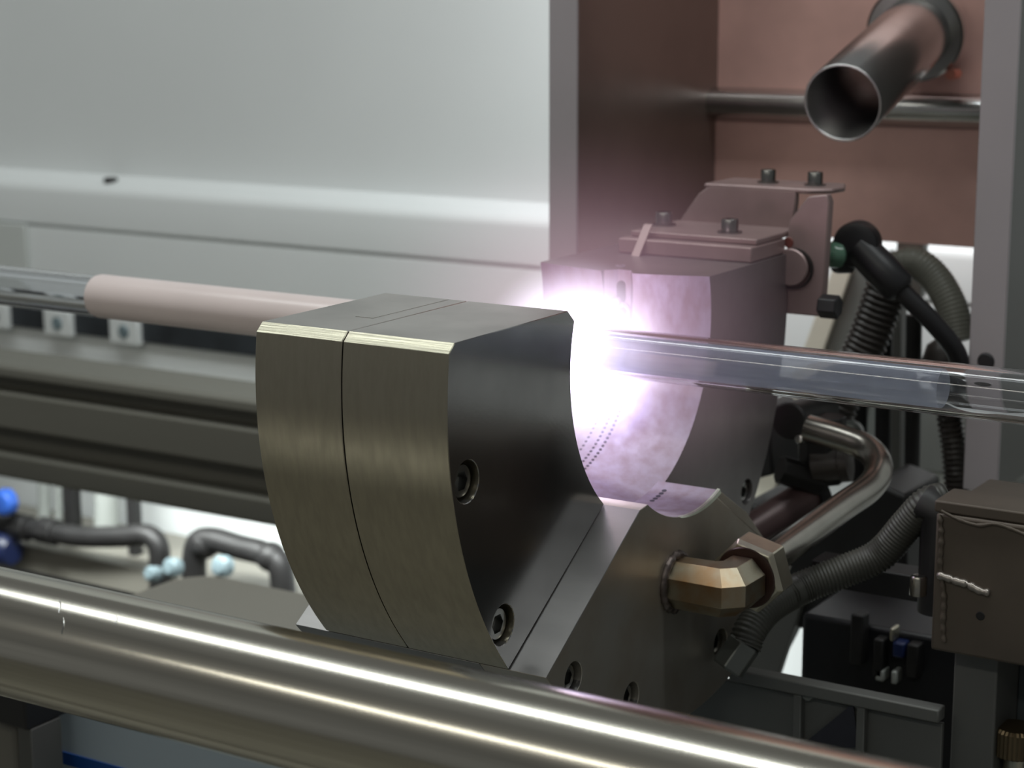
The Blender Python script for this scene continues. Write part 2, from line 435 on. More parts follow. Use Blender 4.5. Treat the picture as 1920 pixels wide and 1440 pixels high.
# pale rim liner along the lower lip
bm = bmesh.new()
rim = []
for i in range(25):
    a = R_(-100+i*(31.0)/24); w = 0.4+2.4*(i/24)
    rim.append((a, w))
va = [bm.verts.new((22.15, 94.2*math.cos(a), 94.2*math.sin(a))) for a, w in rim]
vb = [bm.verts.new((22.45, (94.2+w)*math.cos(a), (94.2+w)*math.sin(a))) for a, w in rim]
vc = [bm.verts.new((21.0, (94.2+w+.3)*math.cos(a), (94.2+w+.3)*math.sin(a))) for a, w in rim]
vd = [bm.verts.new((20.5, 93.8*math.cos(a), 93.8*math.sin(a))) for a, w in rim]
for i in range(24):
    for P, Q in ((vd,va),(va,vb),(vb,vc)): bm.faces.new((P[i],P[i+1],Q[i+1],Q[i]))
part(obj('lip_liner', bm, mat('pale_liner', (0.62,0.66,0.55), 0.4, 0.4, 0.25, 60)), burner)['label'] = 'pale chamfered rim'

# --- back segment: lofted, with bulging inner face and flat top at z = 25
ZT = 25.0
xr = [(-138,213),(-138,101)] + [(-138+52*i/6, 101-13*(i/6)**0.8) for i in range(1,7)] + [(-75,87.3)] + [(-64+46*i/6, 88+12*(i/6)**1.3) for i in range(0,7)] + [(-18,213)]
bm = bmesh.new(); NA = 60; rings = []
for i in range(NA+1):
    ring = []
    for x, r in xr:
        a_top = math.asin(ZT/r); a_bot = R_(-95) if x < -18.5 else R_(-95)
        if r > 150: a_bot = R_(-62)
        a = a_top + (a_bot-a_top)*i/NA
        ring.append(bm.verts.new((x, r*math.cos(a), r*math.sin(a))))
    rings.append(ring)
n = len(xr)
for A, B in zip(rings[:-1], rings[1:]):
    for k in range(n): bm.faces.new((A[k], A[(k+1)%n], B[(k+1)%n], B[k]))
bm.faces.new(rings[0]); bm.faces.new(rings[-1][::-1])
BK = part(obj('back_slab', bm, M['steel_back'], smooth=30), burner)
def groove(bm): prism(bm, [(-87,78),(-63.5,78),(-65,87),(-71,95),(-80,95),(-86,88)], 'z', -60, 40)
def tophole(bm): cyl(bm, (-85,107,15), (-85,107,40), 2.6, 24)
cut(BK, [groove, tophole, cutter_x(156.4,-123, -30, -10, 8.5)])
socket_screw((-20.5, 156.4, -123), (1,0,0), 6.8, h=4)
def bk_fn(p):
    n, c = p.normal, p.center*1000
    r = math.hypot(c.y, c.z)
    if r < 106 and abs(n.x) < 0.8 and c.z < 24: return 1
    if abs(n.x) < 0.95 and c.y < 97 and c.y > 70 and n.y < 0.2 and n.z < 0.9: return 1
    return 0
face_mats(BK, [M['inner']], bk_fn)
b = BK.modifiers.new('bevel', 'BEVEL'); b.width = 0.8*MM; b.segments = 2; b.limit_method = 'ANGLE'; b.angle_limit = R_(60)
# gas holes: three rows round the inner face
bm = bmesh.new()
for x, r, a0, a1, st in ((-62.6,88.1,-30,-80,2.2), (-67.5,87.75,-32,-80,2.2), (-74.5,87.4,-34,-78,2.4)):
    a = a0
    while a > a1:
        A = R_(a); rr = r
        c = Vector((x, rr*math.cos(A), rr*math.sin(A))); nn = Vector((0,-math.cos(A),-math.sin(A)))
        lathe(bm, c, nn, [(0,0.12),(0.95,0.12),(1.0,-0.6)], 10)
        a -= st
tag(part(obj('gas_holes', bm, M['hole']), burner), kind='stuff')
# igniter seat in the groove
bm = bmesh.new(); lathe(bm, (-76.5,95.4,-1.5), (0,-1,0), [(0,0.2),(3.0,0.2),(3.0,2.2),(5.8,2.4),(6.4,1.6),(6.4,0)], 28)
part(obj('igniter_seat', bm, M['inner']), burner)
bm = bmesh.new(); cyl(bm, (-75.6,93.3,-1.2), (-75.6,93.1,-1.2), 2.9, 20); part(obj('seat_bore', bm, M['hole']), burner)
bm = bmesh.new(); prism(bm, [(-77.5+3*math.cos(t_*math.pi/8), 11+(4 if math.sin(t_*math.pi/8)>0 else -4)+3*math.sin(t_*math.pi/8)) for t_ in range(16)], 'y', 94.2, 96)
part(obj('flame_port', bm, M['dark']), burner)
for dx, dz in ((-79.5, 5.0), (-79.0, -3.5)):
    bm = bmesh.new(); lathe(bm, (dx,95,dz), (0,-1,0), [(0,4.2),(2.4,4.0),(2.8,3.2),(2.8,0)], 16); part(obj('electrode_tip', bm, M['inner']), burner)
bm = bmesh.new(); lathe(bm, (-85,107,25), (0,0,1), [(1.9,-3),(1.9,0.8),(3.0,0.8),(3.2,0),(3.2,-1)], 20)
part(obj('vent_collar', bm, M['inner']), burner)

# --- weld collar and elbow on the lower slab
ex, ey, ez = 22.0, -21.8, -128.8
bm = bmesh.new(); ringsN = 48
for i in range(ringsN):
    pass
def lumpy(bm, c, axis, R, r, n=56, m=10, amp=0.35):
    c = Vector(c); d, u, v = frame(axis); G = []
    for i in range(n):
        a = 2*math.pi*i/n; e = u*math.cos(a)+v*math.sin(a); rr = r*(1+amp*math.sin(i*2.1)*0.5+random.uniform(-amp,amp)*0.5)
        G.append([bm.verts.new(c+e*(R+rr*math.cos(2*math.pi*k/m))+d*(rr*math.sin(2*math.pi*k/m))) for k in range(m)])
    for i in range(n):
        A, B = G[i], G[(i+1)%n]
        for k in range(m): bm.faces.new((A[k],A[(k+1)%m],B[(k+1)%m],B[k]))
lumpy(bm, (ex+0.5, ey, ez), (1,0,0), 15.3, 2.6)
part(obj('weld_bead', bm, M['weld'], smooth=80), burner)
elbow = None
bm = bmesh.new()
rr8 = 15.2; cx = ex+31.5
def oct(k): t = math.pi/8+k*math.pi/4; return rr8*math.cos(t), rr8*math.sin(t)
rg = []
for fn in (lambda a,b: (ex-1, ey+a*0.97, ez+b*0.97), lambda a,b: (cx-a-10*(0.5-a/(2*rr8)), ey+a, ez+b),
           lambda a,b: (cx-a, ey+a+10*(0.5-a/(2*rr8)), ez+b), lambda a,b: (cx-a, ey+21, ez+b), lambda a,b: (cx-a*0.8, ey+24, ez+b*0.8)):
    rg.append([bm.verts.new(fn(*oct(k))) for k in range(8)])
for A_, B_ in zip(rg[:-1], rg[1:]):
    for k in range(8): bm.faces.new((A_[k], A_[(k+1)%8], B_[(k+1)%8], B_[k]))
bm.faces.new(rg[0][::-1]); bm.faces.new(rg[-1])
elbow = part(obj('elbow_fitting', bm, M['elbow'], smooth=28, bevel=0.8), burner)
bm = bmesh.new(); nb = Vector((ex+31.5, ey+24.5, ez+0.6)); dirp = Vector((0, 0.9985, 0.06)).normalized()
lathe(bm, nb, dirp, [(9,0),(17.4,0),(18.0,0.8),(17.4,1.6),(9,1.6)], 40)
part(obj('sealing_ring', bm, mat('dark_red_ring', (0.05,0.025,0.02), 0.3, 0.35)), burner)

# ================================================================== STEEL SUPPLY PIPE
sp = thing('supply_pipe', nb, 'bent stainless supply pipe with a brass hex nut on the elbow', 'pipe')
bm = bmesh.new(); hexnut(bm, nb+dirp*1.5, nb+dirp*21, 22.0, 0.25)
part(obj('hex_nut', bm, M['brass'], smooth=20, bevel=0.6), sp)
bm = bmesh.new(); lathe(bm, nb+dirp*22, dirp, [(0,0),(14,0),(13,3),(10.5,4),(0,4)], 28); part(obj('ferrule', bm, M['brass']), sp)
base = nb+dirp*20
P = [base, base+dirp*60, base+dirp*120, base+dirp*165, base+dirp*188+Vector((-3,0,6)), base+dirp*203+Vector((-16,0,12)), base+dirp*207+Vector((-34,0,16)), base+dirp*208+Vector((-62,0,20))]
bm = bmesh.new(); sweep(bm, catmull(P, 8), 9.2, 28)
part(obj('pipe', bm, M['pipe'], smooth=60), sp)

# ================================================================== GLASS TUBE
gt = thing('glass_tube', (-100,0,-7), 'long clear fused silica tube spinning through the ring burner', 'tube')
bm = bmesh.new(); lathe(bm, (-1300,0,-7), (1,0,0), [(11.6,0),(14,0),(14,1900),(11.6,1900),(11.6,0)], 96)
part(obj('tube_wall', bm, M['glass'], smooth=60), gt)
bm = bmesh.new(); lathe(bm, (-428,0,-7), (1,0,0), [(14.05,0),(14.8,3),(14.8,300),(14.05,312)], 96)
part(obj('soot_coat', bm, M['soot'], smooth=60), gt)['label'] = 'pinkish white matt coated length'
bm = bmesh.new(); lathe(bm, (-40,0,-7), (1,0,0), [(10.3,0),(10.3,205)], 96)
part(obj('soot_film', bm, M['film'], smooth=60), gt)['label'] = 'bluish grey film inside the clear length'

# ================================================================== FLAME
fl = thing('flame', (-62,20,-12), 'glaring white violet gas flame inside the ring burner', 'flame')
def glow_vol(name, c, ax, strength, col, power):
    F = bpy.data.materials.new(name); F.use_nodes = True; nt = F.node_tree; N = nt.nodes; L = nt.links
    N.remove(N['Principled BSDF']); out = N['Material Output']
    tc = N.new('ShaderNodeTexCoord'); ln = N.new('ShaderNodeVectorMath'); ln.operation = 'LENGTH'
    mp = N.new('ShaderNodeMapping'); mp.inputs['Scale'].default_value = tuple(1000.0/a for a in ax)
    L.new(tc.outputs['Object'], mp.inputs[0]); L.new(mp.outputs[0], ln.inputs[0])
    s = N.new('ShaderNodeMath'); s.operation = 'SUBTRACT'; s.inputs[0].default_value = 1.0; s.use_clamp = True; L.new(ln.outputs['Value'], s.inputs[1])
    pw = N.new('ShaderNodeMath'); pw.operation = 'POWER'; pw.inputs[1].default_value = power; L.new(s.outputs[0], pw.inputs[0])
    ml = N.new('ShaderNodeMath'); ml.operation = 'MULTIPLY'; ml.inputs[1].default_value = strength; L.new(pw.outputs[0], ml.inputs[0])
    em = N.new('ShaderNodeEmission'); em.inputs[0].default_value = (*col,1); L.new(ml.outputs[0], em.inputs[1])
    L.new(em.outputs[0], out.inputs['Volume'])
    bm = bmesh.new(); bmesh.ops.create_icosphere(bm, subdivisions=4, radius=1.0)
    for v in bm.verts: v.co = Vector((v.co.x*ax[0], v.co.y*ax[1], v.co.z*ax[2]))
    o = obj(name, bm, F, smooth=60)
    o.location = Vector(c)*MM; o.parent = fl; o.matrix_parent_inverse = Matrix.Translation(-Vector(fl.location))
    return o
glow_vol('flame_core', (-66, 20, -16), (60, 66, 60), 74.0, (0.86,0.79,1.0), 1.5)
glow_vol('lens_glare_halo', (-66, 22, 2), (150, 150, 130), 3.4, (0.95,0.55,0.72), 2.0)  # weak glowing volume added to imitate lens glare around the flame
def flame_light(loc, e, col=(0.90,0.66,1.0), r=0.012):
    l = bpy.data.lights.new('flame_light', 'POINT'); l.energy = e; l.color = col; l.shadow_soft_size = r
    o = bpy.data.objects.new('flame_light', l); COL.objects.link(o); o.location = Vector(loc)*MM
    o.parent = fl; o.matrix_parent_inverse = Matrix.Translation(-Vector(fl.location)); return o
glow_vol('flame_fringe', (-66, 60, -52), (30, 26, 30), 45.0, (0.30,0.28,1.0), 1.2)
flame_light((-66, 38, 8), 0.030, (1.0,0.72,0.86))
flame_light((-68, 26, -36), 0.030, (0.72,0.62,1.0))
flame_light((-72, -32, 12), 0.035, (1.0,0.62,0.62))

# ================================================================== POLISHED RAIL IN FRONT
t = thing('guide_rail', (0,-330,-103), 'thick polished steel guide rail crossing the bottom foreground', 'rail')
bm = bmesh.new(); cyl(bm, (-1600,-330,-103.2), (330,-330,-103.2), 29.6, 160)
part(obj('rod', bm, M['rail'], smooth=60), t)
for px, py0, py1 in ((112,1128,1150),(118,1158,1190),(218,1156,1170)):
    bm = bmesh.new()
    def onrail(px, py):
        d_ = FW + RT*(px-960)/FPX - UP*(py-720)/FPX
        A = d_.y**2+d_.z**2; oy, oz = CAM.y+330, CAM.z+103.2; B = 2*(d_.y*oy+d_.z*oz); Cc = oy*oy+oz*oz-29.65**2
        tt = (-B-math.sqrt(max(B*B-4*A*Cc,0)))/2/A; return CAM+d_*tt
    sweep(bm, [onrail(px+2*math.sin(k), py0+(py1-py0)*k/5) for k in range(6)], 0.28, 6)
    part(obj('dent', bm, M['screw']), t)

# ================================================================== MOUNTING BRACKET BEHIND THE BURNER
br = thing('mounting_bracket', (-50, 200, 25), 'brown grey steel mounting bracket bolted behind the burner', 'bracket')
part(obj('clamp_block', newbox(-116, -20, 160, 212, 25.2, 35), M['brk'], bevel=1), br)
part(obj('clamp_plate', newbox(-112, -21, 170, 236, 35.2, 39), M['brk'], bevel=0.8), br)
bm = bmesh.new(); prism(bm, [(-112,36),(-26,36),(-24,56),(-24,64),(-88,64),(-96,58)], 'y', 236, 242)
part(obj('back_web', bm, M['brk'], bevel=1.2), br)
bm = bmesh.new(); prism(bm, [(-92,236),(-14,236),(-2,246),(0,262),(-8,282),(-92,282)], 'z', 62, 65.5)
part(obj('top_flange', bm, M['brk'], bevel=1.5), br)
bm = bmesh.new(); prism(bm, [(-20,-15),(6,-15),(9,60),(7,65),(-6,63),(-19,46),(-20,30)], 'y', 214, 222)
part(obj('cheek_plate', bm, M['brk'], bevel=1.0), br)
def cap_screw(x, y, z, r=5.6, h=8, parent=br, axis=(0,0,1)):
    bm = bmesh.new(); ax = Vector(axis)
    lathe(bm, Vector((x,y,z)), ax, [(0,0),(r*1.45,0),(r*1.45,1.2),(r,1.3),(r,1.4)], 24)
    screw_head(bm, Vector((x,y,z))+ax*(h+1.2), ax, r, h, r*0.55, h*0.5)
    return part(obj('cap_screw', bm, M['screw']), parent)
for px, py, yy, z in ((1245,440,205,39),(1368,447,192,39)):
    c = at(px, py, yy); cap_screw(c.x, yy, z)
for px, yy in ((1440,258),(1528,258)):
    c = at(px, 356, yy); cap_screw(c.x, yy, 65.5, 5.0)
bm = bmesh.new(); c = at(1535, 572, 210); hexnut(bm, c+Vector((2,-2,0)), c+Vector((15,-2,0)), 8.0); part(obj('hex_bolt', bm, M['black'], smooth=20, bevel=.5), br)
bm = bmesh.new(); c = at(1476, 503, 205); lathe(bm, (c.x, 214, c.z), (0,-1,0), [(0,5),(11.5,5),(12.3,4),(12.3,0)], 36); part(obj('pivot_disc', bm, M['brk']), br)
bm = bmesh.new(); lathe(bm, (c.x+1.2, 214, c.z-1), (0,-1,0), [(12.5,3.5),(13.4,3.5),(13.4,0)], 36); part(obj('retaining_ring', bm, M['dark']), br)
bm = bmesh.new(); c = at(1476, 455, 212); lathe(bm, (c.x, 213.9, c.z), (0,-1,0), [(0,.5),(3.2,.5),(3.6,0)], 20); part(obj('red_plug', bm, mat('rust_red', (0.16,0.045,0.035), 0, .5)), br)
# leaning flat strip
bm = bmesh.new(); A = at(1187, 492, 150); B = at(1216, 420, 168)
dx = Vector((3.0,0,0)); dy = Vector((0,1.2,0.3))
vs = [bm.verts.new(q) for q in (A-dx-dy, A+dx-dy, A+dx+dy, A-dx+dy, B-dx-dy, B+dx-dy, B+dx+dy, B-dx+dy)]
for f in ((0,3,2,1),(4,5,6,7),(0,1,5,4),(1,2,6,5),(2,3,7,6),(3,0,4,7)): bm.faces.new([vs[i] for i in f])
tag(obj('metal_strip', bm, M['brk'], bevel=.3), 'narrow flat metal strip leaning on the burner top beside the bracket', 'strip')

# ================================================================== CABLE WITH BLACK PLUG
ck = thing('sensor_cable', at(1600,455,275), 'black cable with angled round plug right of the bracket', 'cable')
bm = bmesh.new(); c = at(1603,458,270); lathe(bm, c+Vector((0,8,0)), (0.15,-1,0), [(0,15),(10,15.2),(14.6,14),(15.6,11),(15.6,0),(0,0)], 36); part(obj('plug_head', bm, M['black'], smooth=50), ck)
bm = bmesh.new(); a, b = at(1610,462,272), at(1692,546,272); sweep(bm, [a, a+(b-a)*.5, a+(b-a)*.93, b], [11.5,12.2,11.6,8.5], 20); part(obj('plug_body', bm, M['black'], smooth=50), ck)
bm = bmesh.new(); sweep(bm, catmull([at(1670,522,274), at(1700,555,276), at(1745,600,282), at(1790,655,292), at(1803,700,304), at(1800,735,330)], 8), 6.6, 16); part(obj('cord', bm, M['black'], smooth=60), ck)
bm = bmesh.new(); c = at(1561,478,262); lathe(bm, c, (-0.7,-0.7,0), [(0,6),(5,5.5),(8,3),(9,0),(9,-5),(6,-8)], 24); part(obj('green_fitting', bm, mat('green_plastic', (0.10,0.20,0.14), 0, 0.15)), ck)['label'] = 'glossy green fitting'
bm = bmesh.new(); c = at(1575,480,272); lathe(bm, c, (-0.7,-0.7,0), [(0,4),(11,4),(12,2),(12,-7),(0,-7)], 24); part(obj('plug_collar', bm, M['black']), ck)

# ================================================================== HOSES AND CONDUITS ON THE RIGHT
bm = bmesh.new(); corrugated(bm, [at(1662,540,340), at(1645,590,338), at(1622,650,335), at(1590,715,330), at(1560,785,322)], 14.0, 4.6, 1.1)
tag(obj('corrugated_hose', bm, M['dkplastic'], smooth=60), 'thick dark corrugated hose slanting down behind the glass tube', 'hose')
bm = bmesh.new(); corrugated(bm, [at(1668,560,400), at(1678,510,402), at(1712,492,404), at(1752,520,404), at(1784,575,400), at(1800,640,396)], 11.5, 3.0, 0.22)
tag(obj('conduit', bm, M['greyhose'], smooth=70), 'grey green conduit arching over beside the right hood plate', 'hose')
bm = bmesh.new(); corrugated(bm, [at(1776,640,380), at(1772,700,380), at(1780,780,380), at(1790,850,380), at(1796,930,380)], 8.6, 4.0, 1.1)
tag(obj('corrugated_hose', bm, M['dkplastic'], smooth=60), 'thin dark corrugated hose hanging straight down beside the right hood plate', 'hose')
bm = bmesh.new(); c = at(1772,668,372); lathe(bm, c, (0.25,0.2,1), [(0,-12),(13,-12),(15,-8),(15,4),(10,10),(0,10)], 28)
tag(obj('hose_clamp', bm, M['dkplastic'], smooth=40), 'dark brown hose coupling just above the glass tube at right', 'coupling')
vt = [(1613,14), (1656,16.5), (1711,16)]
lb = ['black vertical hose nearest the valve, under the glass tube', 'black vertical hose, middle one of three under the glass tube', 'black vertical hose nearest the hanging corrugated hose']
for (px, w), l in zip(vt, lb):
    bm = bmesh.new(); a = at(px+3, 590 if px != 1613 else 700, 430); b = at(px-3, 960, 430); 
    cyl(bm, a, b, w*1400/FPX, 20)
    tag(obj('vertical_hose', bm, M['dark']), l, 'hose', 'black vertical hoses behind the glass tube')
# lower corrugated hose with hex end fitting
lh = thing('corrugated_hose', at(1385,1225,25), 'ribbed dark hose curving from the burner bottom under the supply pipe', 'hose')
bm = bmesh.new(); corrugated(bm, [at(1396,1212,34), at(1408,1180,40), at(1440,1140,55), at(1500,1104,80), at(1580,1072,95), at(1650,1040,105), at(1700,985,108), at(1738,945,110), at(1770,935,118)], 9.6, 2.3, 0.45)
part(obj('hose', bm, mat('dark_ribbed_hose', (0.05,0.05,0.042), 0, 0.45), smooth=60), lh)
bm = bmesh.new(); c = at(1382,1228,30); c2 = at(1398,1205,34); hexnut(bm, c-(c2-c)*1.2, c2, 10.5); part(obj('hex_fitting', bm, mat('grey_fitting', (0.16,0.17,0.16), 0.7, 0.4), smooth=20, bevel=.6), lh)
bm = bmesh.new(); c = at(1738,946,110); c2 = at(1766,962,110); sweep(bm, [c-(c2-c)*.3, c, c2, c2+Vector((0,0,-60))], [11.5,12.5,12.5,12], 24); part(obj('end_sleeve', bm, M['dark'], smooth=50), lh)

# thick brown pipe stub behind the supply pipe
t = thing('brown_pipe', at(1470,960,215), 'short thick brown pipe stub behind the stainless supply pipe', 'pipe')
bm = bmesh.new(); a, b = at(1400,1000,214), at(1520,925,260); cyl(bm, a, b, 11.5, 32); part(obj('stub', bm, mat('brown_pipe_paint', (0.12,0.075,0.075), .2, .4)), t)
bm = bmesh.new(); lathe(bm, b, b-a, [(11.6,-1),(14,-1),(14.6,2),(14.6,7),(11,9),(0,9)], 32); part(obj('end_ring', bm, M['dark']), t)

# valve cluster
vv = thing('valve', at(1520,850,250), 'dark brass valve body with round knob under the glass tube', 'valve')
bm = bmesh.new(); a = at(1478,790,240); cyl(bm, a, a+Vector((0,60,-4)), 13, 28); part(obj('knob', bm, M['dark'], bevel=1.5), vv)
bm = bmesh.new(); a, b = at(1546,780,262), at(1546,905,262); sweep(bm, [a, a+(b-a)*.25, a+(b-a)*.3, a+(b-a)*.8, b], [15,15,17.5,17.5,13], 8, .3); part(obj('body', bm, M['dark'], smooth=20, bevel=1.2), vv)
bm = bmesh.new(); a = at(1585,868,255); lathe(bm, a, (1,0.2,0.2), [(0,-22),(11,-22),(11,-4),(13,-3),(13,3),(10,4),(0,4)], 28); part(obj('union', bm, M['dkplastic']), vv)
bm = bmesh.new(); a = at(1499,823,235); lathe(bm, a, (0,-1,0.2), [(0,3),(2.6,2),(3.6,0),(3.6,-14)], 16); part(obj('highlight_stud', bm, mat('highlight_metal', (.7,.7,.68), 1, .2)), vv)  # bright metal stud added in place of a highlight on the valve
bm = bmesh.new(); a, b = at(1462,880,236), at(1540,905,256); cyl(bm, a, b, 10, 8); part(obj('branch', bm, M['dark'], smooth=20, bevel=1), vv)
bm = bmesh.new(); a = at(1590,815,300); lathe(bm, a, (0.3,-1,0.2), [(0,4),(7,3),(10,0),(10,-20)], 24); part(obj('cap', bm, mat('grey_cap', (.2,.22,.21), .6, .35)), vv)

# slanted strut with cream edge
t = thing('slanted_strut', at(1500,760,700), 'slanted strut with cream edge and dark grey web behind the bracket', 'strut')
def quadbar(pts, y0, y1):
    bm = bmesh.new(); A = [at(px,py,y0) for px,py in pts]
    k = (Vector((0,y1-y0,0)))
    va = [bm.verts.new(p) for p in A]; vb = [bm.verts.new(p+k) for p in A]
    n = len(A); bm.faces.new(va); bm.faces.new(vb[::-1])
    for i in range(n): bm.faces.new((va[i],va[(i+1)%n],vb[(i+1)%n],vb[i]))
    return bm
part(obj('cream_edge', quadbar([(1562,500),(1598,500),(1428,985),(1386,985)], 700, 706), M['cream'], bevel=.6), t)
part(obj('web', quadbar([(1598,500),(1668,470),(1640,690),(1615,800),(1500,985),(1428,985)], 706, 720), M['midgrey'], bevel=.6), t)
# slim grey uprights behind the conduit
t = tag(obj('grey_upright', quadbar([(1682,440),(1733,440),(1726,560),(1676,560)], 600, 612), M['midgrey'], bevel=.8), 'short grey upright under the hood edge behind the arched conduit', 'upright')
bm = quadbar([(1635,560),(1690,540),(1686,960),(1652,960)], 520, 534)
tag(obj('dark_upright', bm, M['column'], bevel=.8), 'dark upright plate beside the slanted strut', 'upright')

# ================================================================== BEIGE BLOCK AND COLUMN, LOWER RIGHT
bl = thing('welded_block', (200, 60, -171), 'brown grey welded steel block with rough weld bead, right edge of the photo', 'block')
part(obj('body', newbox(142.5, 320, 60, 150, -171.3, -91), M['block'], bevel=1.8), bl)
part(obj('top_plate', newbox(141, 320, 61, 92, -90.9, -84), M['block'], bevel=1.2), bl)
bm = bmesh.new()
pts = [at(px,py,59) for px,py in ((1757,1077),(1775,1083),(1795,1090),(1815,1096),(1838,1108),(1860,1112))]
pp = resample(catmull(pts,8), 1.3); sweep(bm, pp, [2.1*(0.7+0.5*abs(math.sin(i*0.9)))+random.uniform(-.3,.3) for i in range(len(pp))], 8)
part(obj('weld_bead', bm, mat('weld_metal', (.33,.30,.27), .8, .35), smooth=70), bl)['label'] = 'silvery weld bead'
bm = bmesh.new()
pts = [at(px,py,59.3) for px,py in ((1762,965),(1765,1010),(1763,1060),(1770,1120),(1768,1170),(1770,1205))]
pp = resample(catmull(pts,8), 1.6); sweep(bm, pp, [1.6*(0.6+0.5*abs(math.sin(i*0.8)))+random.uniform(-.25,.25) for i in range(len(pp))], 8)
part(obj('weld_bead', bm, M['block'], smooth=70), bl)
bm = bmesh.new(); pts = [at(px,py,59.5) for px,py in ((1765,958),(1800,975),(1835,985),(1870,983),(1925,1003))]
pp = resample(catmull(pts,8), 1.6); sweep(bm, pp, [0.9+random.uniform(0,.5) for i in pp], 8); part(obj('weld_bead', bm, M['block'], smooth=70), bl)
bm = bmesh.new()
for k in range(7):
    c = at(1838+k*13, 936+k*1.6, 66); box(bm, c.x-1.4, c.x+1.2, 65.6, 67, -87.5, -84.5)
tag(part(obj('stamped_marks', bm, M['hole']), bl), kind='stuff')
part(obj('hole_dimple', (lambda b_: (lathe(b_, at(1838,1155,59.9), (0,-1,0), [(0,.3),(2.2,.3),(2.6,0)], 14), b_)[1])(bmesh.new()), M['dark']), bl)
part(obj('thread_stub', (lambda b_: (lathe(b_, at(1722,1090,80), (0,0,1), [(0,-8),(5,-8),(5,2),(4,3.5),(0,4)], 20), b_)[1])(bmesh.new()), M['pipe']), bl)
cl = thing('column', (165,200,-500), 'dark grey steel column under the welded block', 'column')
part(obj('shaft', newbox(150, 175.5, 80, 300, -560, -171.6), M['column'], bevel=1.2), cl)
part(obj('side_plate', newbox(175.6, 320, 120, 128, -560, -171.6), mat('bluish_plate', (0.075,0.088,0.095), 0.1, .5), bevel=.8), cl)
bm = bmesh.new(); c = at(1867,1302,119); box(bm, c.x-1.4, c.x+1.4, 118, 121, c.z-8, c.z+8); part(obj('slot', bm, M['hole'], bevel=.5), cl)
# knurled brass knob
kn = thing('knurled_knob', at(1900,1385,90), 'small ribbed brass knob at the lower right edge', 'knob')
bm = bmesh.new(); c = at(1906,1362,95); n = 60
rg = []
for z, r in ((-13,11.5),(-12,12.4),(2,12.4),(4,11.2)):
    rg.append([bm.verts.new((c.x+(r+(0.5 if k%2 else -.2))*math.cos(2*math.pi*k/n), c.y+(r+(0.5 if k%2 else -.2))*math.sin(2*math.pi*k/n), c.z-4+z)) for k in range(n)])
for A, B in zip(rg[:-1], rg[1:]):
    for k in range(n): bm.faces.new((A[k],A[(k+1)%n],B[(k+1)%n],B[k]))
bm.faces.new(rg[0][::-1]); bm.faces.new(rg[-1])
part(obj('knob', bm, mat('dull_brass', (0.16,0.12,0.07), .8, .4), smooth=0), kn)
bm = bmesh.new(); cyl(bm, (c.x,c.y,c.z-16), (c.x,c.y,c.z-80), 6.5, 20); part(obj('stem', bm, M['brass']), kn)

# ribbed support tray under the hoses
tr = thing('support_tray', (80,60,-260), 'dark ribbed support tray between burner foot and column', 'tray')
part(obj('top_flange', newbox(18, 149.5, 59, 70, -214, -206), M['column'], bevel=1), tr)
part(obj('web', newbox(-90, 149.5, 66, 70, -420, -216.5), M['column'], bevel=.6), tr)
for px in (1484, 1604):
    x = at(px,1330,52).x
    bm = bmesh.new(); prism(bm, [(60,-214.2),(66,-214.2),(66,-320),(60,-320)], 'x', x-2.5, x+2.5); part(obj('rib', bm, M['column'], bevel=.6), tr)
bm = bmesh.new(); a,b,c = at(1600,1318,63.5), at(1610,1400,63.5), at(1490,1408,63.5)
va = [bm.verts.new(q) for q in (a,b,c)]; vb = [bm.verts.new(q+Vector((0,-.6,0))) for q in (a,b,c)]
bm.faces.new(va); bm.faces.new(vb[::-1]); [bm.faces.new((va[i],va[(i+1)%3],vb[(i+1)%3],vb[i])) for i in range(3)]
part(obj('cutout', bm, M['hole']), tr)
for px, py in ((1516,1302),(1612,1318)):
    bm = bmesh.new(); lathe(bm, at(px,py,64), (0,-1,0), [(0,2.5),(3.2,2.2),(3.8,0)], 14); part(obj('rivet', bm, M['midgrey']), tr)

# horizontal bar over the dark opening
tag(obj('cross_bar', newbox(40, 141, 128, 150, -168, -152), M['dark'], bevel=1), 'dark cross bar behind the ribbed hose', 'bar')
# dark control unit in the opening
cu = thing('terminal_block', at(1620,1240,200), 'black terminal block with small connectors under the cross bar', 'terminal block')
a = at(1503,1150,200); b = at(1800,1340,200)
part(obj('housing', newbox(a.x, b.x, 200, 320, b.z-60, a.z), M['black'], bevel=3), cu)
for px, py, w, h, m_ in ((1612,1195,9,34,'dark'),(1652,1230,7,26,'dark'),(1690,1215,8,10,'blueknob'),(1655,1262,6,8,'ptfe'),(1682,1266,4,9,'ptfe'),(1678,1186,3,9,'brass'),(1716,1235,8,22,'dark')):
    c = at(px,py,196); part(obj('connector', newbox(c.x-w/2, c.x+w/2, 190, 201, c.z-h/2, c.z+h/2), M[m_] if m_ != 'blueknob' else mat('deep_blue', (.01,.02,.08), 0, .4), bevel=1.2), cu)
# dark machinery mass between burner and white wall
mm_ = thing('rear_machinery', (20,330,-200), 'dark machinery casting behind the burner and supply pipe', 'machine')
part(obj('casting', quadbar([(1395,940),(1500,985),(1640,905),(1700,930),(1700,1180),(1500,1180),(1460,1170),(1395,1300)], 330, 400), M['dark'], bevel=3), mm_)
part(obj('casting', quadbar([(1440,770),(1450,890),(1396,905),(1420,760)], 330, 380), M['dark'], bevel=2), mm_)
part(obj('foot', quadbar([(1395,1130),(1504,1130),(1458,1270),(1395,1270)], 322, 330), M['column'], bevel=1), mm_)

